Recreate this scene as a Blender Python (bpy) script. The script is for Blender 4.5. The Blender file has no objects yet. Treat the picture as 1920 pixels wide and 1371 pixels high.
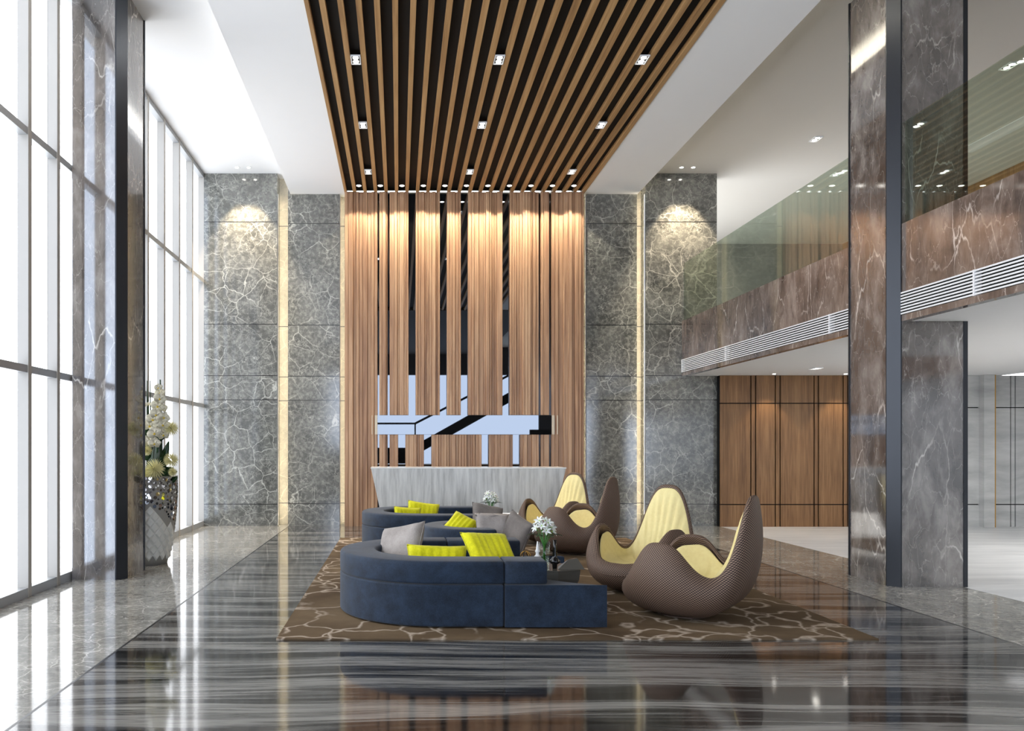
import bpy, bmesh, math, random
from mathutils import Vector, Matrix, Euler
R = math.radians
sc = bpy.context.scene
col = sc.collection
rnd = random.Random(7)

# ------------------------------------------------------------------ camera
F = 1500.0; VX, VY = 747.0, 838.0; CH = 1.6
cam_d = bpy.data.cameras.new('camera'); cam = bpy.data.objects.new('camera', cam_d); col.objects.link(cam)
cam.location = (0, 0, CH); cam.rotation_euler = (R(90), 0, 0)
cam_d.sensor_width = 36; cam_d.lens = 36*F/1920
cam_d.shift_x = (960-VX)/1920; cam_d.shift_y = (VY-685.5)/1920
cam_d.clip_start = .05; cam_d.clip_end = 200
sc.camera = cam

# ------------------------------------------------------------------ node helpers
def lin(c):
    return tuple(((v/255)/12.92 if v/255 <= .04045 else ((v/255+.055)/1.055)**2.4) for v in c) + (1,)
class NT:
    def __init__(s, name):
        s.m = bpy.data.materials.new(name); s.m.use_nodes = True
        s.t = s.m.node_tree; s.n = s.t.nodes; s.l = s.t.links
        s.b = s.n['Principled BSDF']; s.out = s.n['Material Output']
    def add(s, ty, **kw):
        n = s.n.new(ty)
        for k, v in kw.items():
            if k in n.inputs: 
                s.inp(n, k, v)
            else: setattr(n, k, v)
        return n
    def inp(s, n, k, v):
        if isinstance(v, bpy.types.NodeSocket): s.l.new(v, n.inputs[k])
        elif isinstance(v, bpy.types.Node): s.l.new(v.outputs[0], n.inputs[k])
        else: n.inputs[k].default_value = v
    def p(s, **kw):
        for k, v in kw.items():
            s.inp(s.b, k.replace('_', ' '), v)
    def pos(s): return s.add('ShaderNodeNewGeometry').outputs['Position']
    def obj(s): return s.add('ShaderNodeTexCoord').outputs['Object']
    def uv(s): return s.add('ShaderNodeTexCoord').outputs['UV']
    def map(s, v, scale=(1,1,1), rot=(0,0,0), loc=(0,0,0)):
        n = s.add('ShaderNodeMapping'); s.inp(n, 'Vector', v)
        n.inputs['Scale'].default_value = scale; n.inputs['Rotation'].default_value = rot; n.inputs['Location'].default_value = loc
        return n.outputs[0]
    def noise(s, v, scale=5, detail=4, rough=.5, dist=0):
        n = s.add('ShaderNodeTexNoise'); s.inp(n, 'Vector', v)
        n.inputs['Scale'].default_value = scale; n.inputs['Detail'].default_value = detail
        n.inputs['Roughness'].default_value = rough; n.inputs['Distortion'].default_value = dist
        return n
    def ramp(s, f, stops, interp='LINEAR'):
        n = s.add('ShaderNodeValToRGB'); s.inp(n, 'Fac', f); cr = n.color_ramp; cr.interpolation = interp
        while len(cr.elements) < len(stops): cr.elements.new(.5)
        for e, (q, c) in zip(cr.elements, stops):
            e.position = q; e.color = c if isinstance(c, tuple) and len(c) == 4 else (c, c, c, 1)
        return n.outputs[0]
    def mix(s, f, a, b, mode='MIX'):
        n = s.add('ShaderNodeMix'); n.data_type = 'RGBA'; n.blend_type = mode
        s.inp(n, 0, f)
        for i, v in ((6, a), (7, b)):
            if isinstance(v, bpy.types.NodeSocket): s.l.new(v, n.inputs[i])
            else: n.inputs[i].default_value = v
        return n.outputs[2]
    def math(s, op, a, b=0.0, c=0.0):
        n = s.add('ShaderNodeMath', operation=op)
        for i, v in enumerate((a, b, c)):
            if isinstance(v, bpy.types.NodeSocket): s.l.new(v, n.inputs[i])
            else: n.inputs[i].default_value = v
        return n.outputs[0]
    def sep(s, v):
        n = s.add('ShaderNodeSeparateXYZ'); s.inp(n, 0, v); return n.outputs
    def warp(s, v, scale, amt, detail=3):
        nz = s.noise(v, scale, detail)
        sub = s.add('ShaderNodeVectorMath', operation='SUBTRACT'); s.l.new(nz.outputs['Color'], sub.inputs[0]); sub.inputs[1].default_value = (.5,.5,.5)
        sc_ = s.add('ShaderNodeVectorMath', operation='SCALE'); s.l.new(sub.outputs[0], sc_.inputs[0]); sc_.inputs['Scale'].default_value = amt
        ad = s.add('ShaderNodeVectorMath', operation='ADD'); s.l.new(v, ad.inputs[0]); s.l.new(sc_.outputs[0], ad.inputs[1])
        return ad.outputs[0]
    def edges(s, v, scale, width):
        n = s.add('ShaderNodeTexVoronoi', feature='DISTANCE_TO_EDGE'); s.inp(n, 'Vector', v); n.inputs['Scale'].default_value = scale
        return s.ramp(n.outputs['Distance'], [(0, 1.0), (width, 0.0)])
    def bump(s, h, strength=.3, dist=.01):
        n = s.add('ShaderNodeBump'); s.inp(n, 'Height', h); n.inputs['Strength'].default_value = strength; n.inputs['Distance'].default_value = dist
        s.l.new(n.outputs[0], s.b.inputs['Normal'])

def simple(name, rgb, rough=.5, metal=0, spec=.5, **kw):
    t = NT(name); t.p(Base_Color=lin(rgb), Roughness=rough, Metallic=metal, Specular_IOR_Level=spec)
    nz = t.noise(t.obj(), 3, 2); c = lin(rgb)
    t.inp(t.b, 'Base Color', t.mix(nz.outputs['Fac'], tuple(x*.96 for x in c[:3])+(1,), tuple(min(1, x*1.04) for x in c[:3])+(1,)))
    for k, v in kw.items(): t.inp(t.b, k.replace('_', ' '), v)
    return t.m
def emit(name, rgb, st):
    t = NT(name); t.p(Base_Color=lin(rgb), Emission_Color=lin(rgb), Emission_Strength=st); return t.m

M = {}
# fine veined grey marble of the back walls and the border of the floor
def crackle_marble(name, c0, c1, vein, joints=(), rough=.12, grain=1.0, fine=.45, ior=1.9):
    t = NT(name); p = t.pos()
    w = t.warp(p, 2.2, .35, 4)
    base = t.ramp(t.noise(w, 1.6*grain, 8, .65).outputs['Fac'], [(.3, lin(c0)), (.7, lin(c1))])
    spk = t.ramp(t.noise(p, 14*grain, 6, .7).outputs['Fac'], [(.45, 0.0), (.72, 1.0)])
    base = t.mix(t.math('MULTIPLY', spk, .35), base, lin(vein))
    w2 = t.warp(p, 5, .16, 5)
    v1 = t.edges(w2, 2.5*grain, .022)
    mask = t.ramp(t.noise(p, 1.1, 3).outputs['Fac'], [(.38, 0.1), (.6, 1.0)])
    v1 = t.math('MULTIPLY', v1, mask)
    v2 = t.math('MULTIPLY', t.edges(t.warp(p, 6, .3, 6), 5.5*grain, .03), t.math('MULTIPLY', t.ramp(t.noise(p, 3.1, 4).outputs['Fac'], [(.42, 0.1), (.6, 1.0)]), fine))
    v = t.math('MAXIMUM', v1, v2)
    c = t.mix(t.math('MULTIPLY', v, .8), base, lin(vein))
    if joints:
        z = t.sep(p)[2]; j = None
        for q in joints:
            d = t.math('LESS_THAN', t.math('ABSOLUTE', t.math('SUBTRACT', z, q)), .008)
            j = d if j is None else t.math('MAXIMUM', j, d)
        c = t.mix(j, c, (.01, .01, .01, 1))
    t.p(Base_Color=c, Roughness=rough, IOR=ior)
    return t.m
JT = (6.15, 4.08, 3.04, 2.55, .44)
M['marble_wall'] = crackle_marble('grey_crackle_marble', (62, 63, 60), (112, 112, 106), (212, 210, 198), JT, .1, 1.0, .65)
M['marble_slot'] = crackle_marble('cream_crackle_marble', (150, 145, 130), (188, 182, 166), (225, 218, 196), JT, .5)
M['marble_floor'] = crackle_marble('grey_crackle_marble_floor', (104, 102, 96), (150, 148, 141), (232, 228, 218), (), .08, 1.2, .8, 1.5)

def slab_marble(name, c0, c1, c2, vein, ang=35, ior=2.5):
    t = NT(name); p = t.pos()
    pr = t.map(p, (1, 1, .55), (0, R(ang), 0))
    w = t.warp(pr, 1.3, .6, 5)
    cl = t.noise(w, 2.2, 9, .6, .4).outputs['Fac']
    cl = t.math('ADD', t.math('MULTIPLY', cl, .7), t.math('MULTIPLY', t.noise(t.map(p, (5, 5, 2.2), (0, R(ang), 0)), 1.6, 6, .65, .5).outputs['Fac'], .3))
    base = t.ramp(cl, [(.36, lin(c0)), (.5, lin(c1)), (.64, lin(c2))])
    big = t.ramp(t.noise(p, .45, 2).outputs['Fac'], [(.35, 0.0), (.65, 1.0)])
    base = t.mix(t.math('MULTIPLY', big, .45), base, lin((98, 84, 74)))
    pv = t.map(p, (2.6, 2.6, .8), (0, R(ang), R(20)))
    v = t.edges(t.warp(pv, 2.0, .5, 5), .75, .012)
    mask = t.ramp(t.noise(p, 1.4, 4).outputs['Fac'], [(.45, 0.0), (.62, 1.0)])
    fine = t.math('MULTIPLY', t.edges(t.warp(pv, 4, .3, 4), 2.6, .012), .35)
    v = t.math('MAXIMUM', t.math('MULTIPLY', v, mask), fine)
    c = t.mix(t.math('MULTIPLY', v, .8), base, lin(vein))
    t.p(Base_Color=c, Roughness=.07, IOR=ior)
    return t.m
M['marble_column'] = slab_marble('brown_grey_slab_marble', (48, 44, 42), (98, 92, 88), (150, 144, 138), (225, 218, 208))
M['marble_fascia'] = slab_marble('brown_slab_marble', (58, 50, 47), (106, 93, 85), (150, 136, 126), (232, 222, 212), 30, 1.8)

# dark streaked floor
t = NT('dark_streaked_marble'); p = t.pos()
w = t.warp(t.map(p, (.30, .8, 1)), .9, .55, 2)
st = t.map(w, (.5, 3.2, 1), (0, 0, R(3)))
a = t.noise(st, 1.5, 9, .62).outputs['Fac']
b_ = t.noise(t.map(w, (1.0, 22, 1), (0, 0, R(3))), 1.6, 6, .6).outputs['Fac']
s_ = t.math('ADD', t.math('MULTIPLY', a, .68), t.math('MULTIPLY', b_, .32))
c = t.ramp(s_, [(.37, lin((14, 14, 14))), (.45, lin((44, 43, 42))), (.50, lin((92, 91, 88))), (.55, lin((140, 138, 133))), (.60, lin((84, 83, 80))), (.66, lin((150, 148, 142)))])
t.p(Base_Color=c, Roughness=.07, IOR=1.7)
M['floor_dark'] = t.m
# light stone of the aisle below the gallery
t = NT('light_stone_floor'); p = t.pos()
c = t.ramp(t.noise(t.map(t.warp(p, .8, .4), (.4, 3.5, 1), (0, 0, R(8))), 1.5, 7, .6).outputs['Fac'], [(.3, lin((196, 198, 200))), (.7, lin((232, 233, 234)))])
t.p(Base_Color=c, Roughness=.3); M['floor_light'] = t.m
t = NT('light_stone_wall'); p = t.pos()
c = t.ramp(t.noise(t.map(t.warp(p, .9, .5), (.5, .5, 2.6)), 1.6, 7, .6).outputs['Fac'], [(.3, lin((160, 160, 158))), (.7, lin((196, 196, 193)))])
t.p(Base_Color=c, Roughness=.25); M['stone_wall'] = t.m
# plaster
def plaster(name, rgb):
    t = NT(name); p = t.pos(); c = lin(rgb)
    t.p(Base_Color=t.mix(t.noise(p, 4, 3).outputs['Fac'], tuple(x*.98 for x in c[:3])+(1,), c), Roughness=.75, Specular_IOR_Level=.2)
    return t.m
M['white'] = plaster('white_plaster', (236, 236, 236))
M['warmwhite'] = plaster('warm_white_plaster', (208, 206, 200))
M['greywall'] = plaster('grey_plaster', (150, 148, 144))
M['dark_ceiling'] = plaster('dark_plaster', (70, 70, 72))
M['black'] = simple('black_matt', (14, 14, 14), .7, 0, .2)
M['black_line'] = simple('black_line', (20, 20, 22), .3)
# wood
def wood(name, axis, c0, c1, c2, rough=.35, sc_=1.0, random_obj=False):
    t = NT(name); p = t.pos()
    s = [26*sc_]*3; s[axis] = .9*sc_
    v = t.map(p, tuple(s))
    n1 = t.noise(v, 1, 6, .6, .3).outputs['Fac']
    s2 = [4.2*sc_]*3; s2[axis] = .12*sc_
    n2 = t.noise(t.map(p, tuple(s2)), 1, 3, .5).outputs['Fac']
    f = t.math('ADD', t.math('MULTIPLY', n1, .6), t.math('MULTIPLY', n2, .4))
    c = t.ramp(f, [(.35, lin(c0)), (.5, lin(c1)), (.65, lin(c2))])
    t.p(Base_Color=c, Roughness=rough, Specular_IOR_Level=.35)
    t.bump(n1, .08, .004)
    return t.m
M['wood_wall'] = wood('walnut_fluted_wood', 2, (138, 102, 78), (172, 134, 103), (198, 162, 128), .35)
M['wood_slat'] = wood('oak_slat_wood', 1, (132, 98, 62), (164, 126, 82), (182, 146, 100), .5)
M['wood_panel'] = wood('teak_panel_wood', 2, (94, 66, 42), (124, 90, 58), (148, 112, 76), .4, 1.5)
# mirror
t = NT('dark_tinted_mirror')
t.p(Base_Color=(.006, .006, .007, 1), Roughness=.0)
gl = t.add('ShaderNodeBsdfGlossy'); gl.inputs['Color'].default_value = (.14, .15, .165, 1); gl.inputs['Roughness'].default_value = .01
ad = t.add('ShaderNodeAddShader'); df = t.add('ShaderNodeBsdfDiffuse'); df.inputs['Color'].default_value = (.004, .004, .004, 1)
t.l.new(df.outputs[0], ad.inputs[0]); t.l.new(gl.outputs[0], ad.inputs[1]); t.l.new(ad.outputs[0], t.out.inputs['Surface'])
M['mirror'] = t.m
def thin_glass(name, tint, refl=1.0, ior=1.5):
    t = NT(name)
    fr = t.add('ShaderNodeFresnel'); bf = t.add('ShaderNodeNewGeometry').outputs['Backfacing']
    t.l.new(t.math('ADD', t.math('MULTIPLY', bf, 1/ior-ior), ior), fr.inputs['IOR'])
    tr = t.add('ShaderNodeBsdfTransparent'); tr.inputs['Color'].default_value = tint
    gl = t.add('ShaderNodeBsdfGlossy'); gl.inputs['Roughness'].default_value = .01; gl.inputs['Color'].default_value = (refl, refl, refl, 1)
    mx = t.add('ShaderNodeMixShader'); t.l.new(fr.outputs[0], mx.inputs[0]); t.l.new(tr.outputs[0], mx.inputs[1]); t.l.new(gl.outputs[0], mx.inputs[2])
    t.l.new(mx.outputs[0], t.out.inputs['Surface'])
    return t.m
M['glass_pane'] = thin_glass('clear_window_glass', (.97, .98, .99, 1), .8)
M['glass_rail'] = thin_glass('greenish_balustrade_glass', (.80, .86, .80, 1), 1.0, 1.75)
M['glass_vase'] = thin_glass('clear_vase_glass', (.93, .97, .95, 1), 1.0, 1.45)
M['glass_frost'] = simple('frosted_cream_glass', (206, 190, 164), .3)
M['alu'] = simple('grey_aluminium_frame', (168, 170, 172), .4, .3)
M['alu_light'] = simple('pale_aluminium_frame', (176, 171, 163), .45, .0)
M['dark_metal'] = simple('dark_brushed_metal', (62, 64, 68), .38, .8)
M['white_metal'] = simple('white_metal', (232, 232, 232), .4)
M['gold'] = simple('brushed_gold', (196, 150, 70), .35, .7)
M['lamp'] = emit('lamp_glow', (255, 250, 240), 12)
M['plinth'] = emit('lit_plinth', (255, 252, 246), .9)
M['chrome'] = simple('polished_chrome', (225, 225, 228), .05, 1)
# desk
t = NT('pale_streaked_stone'); p = t.pos()
n1 = t.noise(t.map(p, (14, 14, 1.1)), 1, 7, .65).outputs['Fac']
c = t.ramp(n1, [(.3, lin((160, 159, 154))), (.5, lin((202, 201, 196))), (.7, lin((226, 225, 219)))])
t.p(Base_Color=c, Roughness=.3); M['desk'] = t.m
# rug
t = NT('brown_rug_with_cream_cracks'); p = t.pos()
base = t.ramp(t.noise(p, .9, 4, .6).outputs['Fac'], [(.35, lin((84, 69, 52))), (.65, lin((118, 100, 77)))])
base = t.mix(t.math('MULTIPLY', t.noise(t.map(p, (60, 160, 60)), 1, 2).outputs['Fac'], .35), base, lin((80, 62, 46)))
w = t.warp(p, 1.4, .9, 3)
v1 = t.edges(w, 1.05, .026)
mk = t.ramp(t.noise(p, .7, 2).outputs['Fac'], [(.44, 0.0), (.52, 1.0)])
v2 = t.math('MULTIPLY', t.edges(t.warp(p, 2.2, .5, 3), 1.7, .04), mk)
v = t.math('MAXIMUM', v1, v2)
br = t.ramp(t.noise(p, 16, 4, .7).outputs['Fac'], [(.25, .6), (.5, 1.0)])
c = t.mix(t.math('MULTIPLY', v, t.math('MULTIPLY', br, .85)), base, lin((196, 180, 162)))
t.p(Base_Color=c, Roughness=.95, Specular_IOR_Level=.1)
t.bump(t.noise(p, 220, 2).outputs['Fac'], .4, .004); M['rug'] = t.m
# fabrics
def fabric(name, c0, c1, scale=3, rough=.85, sheen=.2, fine=140):
    t = NT(name); p = t.obj()
    f = t.math('ADD', t.math('MULTIPLY', t.noise(p, scale, 5, .65).outputs['Fac'], .6), t.math('MULTIPLY', t.noise(p, fine, 3, .6).outputs['Fac'], .4))
    t.p(Base_Color=t.ramp(f, [(.36, lin(c0)), (.64, lin(c1))]), Roughness=rough, Specular_IOR_Level=.25, Sheen_Weight=sheen)
    t.bump(t.noise(p, fine*1.4, 2).outputs['Fac'], .25, .003)
    return t.m
M['navy'] = fabric('navy_suede', (14, 24, 37), (35, 51, 71), 7, .7, .15)
M['navy_seam'] = fabric('navy_seam', (14, 20, 30), (24, 34, 48), 6)
M['yellow'] = fabric('acid_yellow_velvet', (190, 186, 4), (226, 220, 20), 5, .8, .15, 60)
M['grey_linen'] = fabric('grey_linen', (138, 130, 124), (172, 164, 158), 5, .9, .1)
M['dark_linen'] = fabric('dark_grey_linen', (98, 92, 88), (128, 120, 114), 5, .9, .1)
M['cream'] = fabric('cream_yellow_leather', (226, 208, 146), (236, 222, 160), 2, .55, 0, 30)
# woven shell
t = NT('brown_woven_shell'); u = t.sep(t.uv())
def stripes(f, off=0.0):
    return t.math('SINE', t.math('ADD', t.math('MULTIPLY', f, 6.2832), off))
a = stripes(u[0]); b2 = stripes(u[1])
pr = t.math('MULTIPLY', a, b2)
cr_ = t.math('ADD', t.math('MULTIPLY', pr, .5), .5)
lum = t.ramp(cr_, [(.22, lin((36, 26, 22))), (.5, lin((96, 76, 64))), (.85, lin((158, 132, 112)))])
nz = t.noise(t.obj(), 60, 2).outputs['Fac']
c = t.mix(t.math('MULTIPLY', nz, .3), lum, lin((52, 38, 32)))
t.p(Base_Color=c, Roughness=.6, Specular_IOR_Level=.3); t.bump(cr_, .25, .004)
M['weave'] = t.m
# plants
M['leaf'] = simple('glossy_dark_leaf', (24, 58, 22), .35)
M['leaf_light'] = simple('fresh_green_leaf', (58, 122, 40), .4)
M['petal'] = simple('white_petal', (240, 240, 232), .5, 0, .3, Subsurface_Weight=.1)
M['orchid'] = simple('cream_orchid_petal', (250, 245, 222), .5, 0, .3)
M['orchid_lip'] = simple('yellow_orchid_lip', (226, 196, 60), .5)
M['mum'] = simple('pale_yellow_chrysanthemum', (240, 234, 184), .6, 0, .2)
M['lily_heart'] = simple('green_lily_heart', (150, 190, 60), .5)
M['stem'] = simple('dark_stem', (36, 40, 22), .5)
M['quilt'] = simple('quilted_pearl_lacquer', (214, 214, 208), .25)
M['grout'] = simple('pale_grey_grout', (150, 148, 142), .5)
t = NT('mirror_mosaic_disc'); v = t.add('ShaderNodeTexVoronoi'); t.inp(v, 'Vector', t.obj()); v.inputs['Scale'].default_value = 24
c = t.ramp(v.outputs['Color'], [(0, (.08, .07, .07, 1)), (.42, (.9, .9, .92, 1)), (.62, (.2, .18, .17, 1))], 'CONSTANT')
t.p(Base_Color=c, Roughness=.06, Metallic=1.0); M['disc'] = t.m
M['white_gloss'] = simple('white_gloss_lacquer', (235, 235, 232), .15)
M['black_gloss'] = simple('black_gloss_lacquer', (10, 10, 11), .08)
M['glass_dark'] = simple('smoky_faceted_stone', (92, 90, 84), .12, .2)

# ------------------------------------------------------------------ mesh helpers
class MB:
    def __init__(s): s.bm = bmesh.new(); s.uvs = None
    def box(s, x0, x1, y0, y1, z0, z1):
        vs = [s.bm.verts.new(p) for p in ((x0,y0,z0),(x1,y0,z0),(x1,y1,z0),(x0,y1,z0),(x0,y0,z1),(x1,y0,z1),(x1,y1,z1),(x0,y1,z1))]
        for f in ((0,3,2,1),(4,5,6,7),(0,1,5,4),(1,2,6,5),(2,3,7,6),(3,0,4,7)): s.bm.faces.new([vs[i] for i in f])
        return s
    def prism(s, pts, z0, z1, tf=None):
        tf = tf or (lambda p: p)
        a = [s.bm.verts.new(tf((p[0], p[1], z0))) for p in pts]; b = [s.bm.verts.new(tf((p[0], p[1], z1))) for p in pts]
        n = len(pts)
        s.bm.faces.new(a[::-1]); s.bm.faces.new(b)
        for i in range(n): s.bm.faces.new((a[i], a[(i+1) % n], b[(i+1) % n], b[i]))
        return s
    def loft(s, rings, closed=True, cap=True):
        vr = [[s.bm.verts.new(p) for p in r] for r in rings]
        n = len(vr[0])
        for a, b in zip(vr, vr[1:]):
            for i in range(n if closed else n-1):
                try: s.bm.faces.new((a[i], a[(i+1) % n], b[(i+1) % n], b[i]))
                except ValueError: pass
        if cap and closed:
            s.bm.faces.new(vr[0][::-1]); s.bm.faces.new(vr[-1])
        return s
    def lathe(s, prof, c=(0,0,0), n=24):
        rings = [[(c[0]+r*math.cos(6.28319*i/n), c[1]+r*math.sin(6.28319*i/n), c[2]+z) for i in range(n)] for r, z in prof]
        return s.loft(rings)
    def tube(s, pts, r, n=6, r2=None):
        pts = [Vector(p) for p in pts]; rings = []
        for i, p in enumerate(pts):
            d = (pts[min(i+1, len(pts)-1)] - pts[max(i-1, 0)]).normalized()
            u = d.cross(Vector((0,0,1)));
            if u.length < 1e-3: u = Vector((1,0,0))
            u.normalize(); w = d.cross(u)
            rr = r if r2 is None else r+(r2-r)*i/(len(pts)-1)
            rings.append([tuple(p+(u*math.cos(6.28319*k/n)+w*math.sin(6.28319*k/n))*rr) for k in range(n)])
        return s.loft(rings)
    def build(s, name, mat, parent=None, smooth=False, bevel=0, seg=2, mod=None, angle=40):
        bmesh.ops.recalc_face_normals(s.bm, faces=s.bm.faces)
        me = bpy.data.meshes.new(name); s.bm.to_mesh(me); s.bm.free()
        o = bpy.data.objects.new(name, me); col.objects.link(o)
        me.materials.append(M[mat] if isinstance(mat, str) else mat)
        if smooth: me.shade_smooth() if hasattr(me, 'shade_smooth') else [setattr(q, 'use_smooth', True) for q in me.polygons]
        if bevel:
            b = o.modifiers.new('bevel', 'BEVEL'); b.width = bevel; b.segments = seg; b.limit_method = 'ANGLE'; b.angle_limit = R(angle); b.harden_normals = False
            for q in me.polygons: q.use_smooth = True
            wn = o.modifiers.new('wn', 'WEIGHTED_NORMAL'); wn.keep_sharp = True
        if parent is not None: o.parent = parent
        return o
def empty(name, loc=(0,0,0), rz=0):
    o = bpy.data.objects.new(name, None); col.objects.link(o); o.location = loc; o.rotation_euler = (0, 0, rz); o.empty_display_size = .1; return o
def tag(o, label=None, cat=None, group=None):
    if label: o['label'] = label
    if cat: o['category'] = cat
    if group: o['group'] = group
    return o
def struct(o): o['kind'] = 'structure'; return o
def wall(name, mat, *b): return struct(MB().box(*b).build(name, mat))
_kids = {}
def copy_tree(o, parent=None):
    c = o.copy(); col.objects.link(c)
    if parent is not None: c.parent = parent
    for ch in [k for k in list(col.objects) if k.parent == o]: copy_tree(ch, c)
    return c
def kid_light(name, kind, energy, loc, color=(1, .85, .65), parent=None, rot=(0,0,0), **kw):
    d = bpy.data.lights.new(name, kind); d.energy = energy; d.color = color
    for k, v in kw.items(): setattr(d, k, v)
    o = bpy.data.objects.new(name, d); col.objects.link(o); o.location = loc; o.rotation_euler = rot
    if parent is not None: o.parent = parent
    return o

# ------------------------------------------------------------------ shell
YB = 16.3; XW = -3.93; ZC = 6.75; ZH = 7.13; YR = -12.0
XL, XR = -2.2, 5.0; XS = 12.1
wall('floor', 'floor_dark', XL, XR, YR, YB+.3, -.2, 0)
wall('floor', 'marble_floor', XW-.3, XL-.02, YR, YB+.3, -.2, 0)
wall('floor', 'marble_floor', XR+.02, 6.45, YR, YB+.3, -.2, 0)
wall('floor', 'floor_light', 6.45, XS, YR, YB+.3, -.2, 0)
wall('trim_1', 'black_line', XL-.02, XL, YR, YB, -.05, .0005)
wall('trim_2', 'black_line', XR, XR+.02, YR, YB, -.05, .0005)
# back walls
wall('wall_back', 'marble_wall', -2.25, -1.20, YB, YB+.3, 0, ZC+.1)
wall('wall_back', 'marble_wall', 3.83, 4.86, YB, YB+.3, 0, ZC+.1)
wall('wall_back', 'marble_slot', -1.20, 3.83, YB+.2, YB+.3, 0, ZC+.1)
wall('wall_back', 'marble_wall', XW-.005, -2.45, YB-.12, YB+.3, 0, ZH)
wall('wall_back', 'marble_slot', -2.45, -2.25, YB+.2, YB+.3, 0, ZH)
wall('wall_back', 'marble_wall', 5.0, 6.44, YB-.12, YB+.3, 0, ZH)
wall('wall_back', 'marble_slot', 4.86, 5.0, YB+.2, YB+.3, 0, ZH)
# ceilings
o = MB(); o.box(XL, -1.09, YR, YB+.2, ZC, ZC+.12); o.box(3.77, 4.87, YR, YB+.2, ZC, ZC+.12); o.box(-1.09, 3.77, YR, YB+.2, ZC+.16, ZC+.28)
struct(o.build('ceiling', 'white'))
wall('ceiling', 'white', XW-.3, XL+.3, YR, YB+.3, ZH, ZH+.15)
wall('ceiling', 'warmwhite', 4.5, XS, YR, 22, ZH, ZH+.15)
wall('ceiling', 'dark_ceiling', XL, 4.87, YR, 2.4, ZC-.02, ZC-.001)
wall('ceiling', 'white', XL, 5.0, YR, YB+.3, ZH+.001, ZH+.15)
# far gallery level walls, side wall on the right
wall('wall_right', 'wood_panel', XS, XS+.2, YR, 22, 3.2, ZH)
wall('wall_right', 'stone_wall', 13.5, 13.7, YR, 17, 0, 3.3)
wall('ceiling', 'white', XS+.2, 13.5, YR, 17, 3.2, 3.35)
wall('floor', 'floor_light', XS, 13.5, YR, 17, -.2, 0)
wall('wall_gallery_back', 'greywall', 6.0, XS, 21.8, 22, 3.3, ZH)
wall('floor', 'floor_light', 6.44, XS, YB+.3, 22, 3.04, 3.3)
# rear of the room, seen only in the mirrors: dark header, beams and blocks added for their reflections
wall('wall_rear', 'dark_ceiling', XW, XS, YR-.2, YR, 5.6, ZH)
def slab_line(p0, p1, th, y0, y1, name):
    a = Vector((p0[0], 0, p0[1])); b = Vector((p1[0], 0, p1[1])); d = (b-a).normalized(); n = Vector((-d.z, 0, d.x))*th/2
    pts = [(a+n), (b+n), (b-n), (a-n)]
    m = MB(); m.loft([[(q.x, y0, q.z) for q in pts], [(q.x, y1, q.z) for q in pts]])
    return struct(m.build(name, 'black'))
slab_line((0.1, .95), (6.6, 4.6), .5, YR+.2, YR+.4, 'reflection_beam_1')  # dark beams of guessed shape, added to draw diagonals in the mirrors
slab_line((.92, 2.88), (6.3, 5.65), .12, YR+.2, YR+.3, 'reflection_beam_2')
slab_line((-1.6, 2.88), (.92, 2.88), .1, YR+.2, YR+.3, 'reflection_beam_3')
slab_line((.92, 1.5), (.92, 2.9), .08, YR+.2, YR+.3, 'reflection_beam_4')
wall('wall_rear', 'black', XW, 1.3, YR-.1, YR+.1, 0, 1.55)  # low dark block added to darken the lower mirror strips
wall('wall_rear', 'black', 7.25, 9.2, YR-.1, YR+.1, 0, 2.55)  # this block and the next added for a dark patch in the mirrors
wall('wall_rear', 'dark_ceiling', 7.75, 9.2, YR-.1, YR+.1, 2.55, 5.6)

# ------------------------------------------------------------------ windows
ys = [16.26, 15.34, 14.42, 13.5, 12.62, 11.7, 10.8, 9.30, 8.58, 7.65, 6.7]
y = 6.7
while y > YR: y -= .93; ys.append(y)
mull = [(v-.08, v) for v in ys]
def tbar(m, y0, y1, z0, z1, d=.07): m.box(XW-d, XW, y0, y1, z0, z1)
for i in range(len(ys)):
    w = struct(empty('window_%d' % (i+1), (XW, ys[i], 0)))
    inv = Matrix.Translation((-XW, -ys[i], 0))
    def put(m, name, mat, **kw):
        bmesh.ops.transform(m.bm, matrix=inv, verts=m.bm.verts); return m.build(name, mat, w, **kw)
    y1 = ys[i]; y0 = ys[i+1] if i+1 < len(ys) else YR
    put(MB().box(XW-.12, XW, y1-.08, y1, 0, ZH), 'mullion', 'alu_light', bevel=.004)
    for z in (2.43, 4.96):
        put(MB().box(XW-.108, XW-.012, y0, y1-.08, z-.04, z+.04), 'transom', 'alu')
    put(MB().box(XW-.108, XW-.008, y0, y1-.08, 0, .10), 'bottom_rail', 'alu')
    put(MB().box(XW-.108, XW-.008, y0, y1-.08, ZH-.08, ZH), 'top_rail', 'alu')
    put(MB().box(XW-.118, XW-.110, y0, y1-.08, .1, ZH-.08), 'pane', 'glass_pane')

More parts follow.
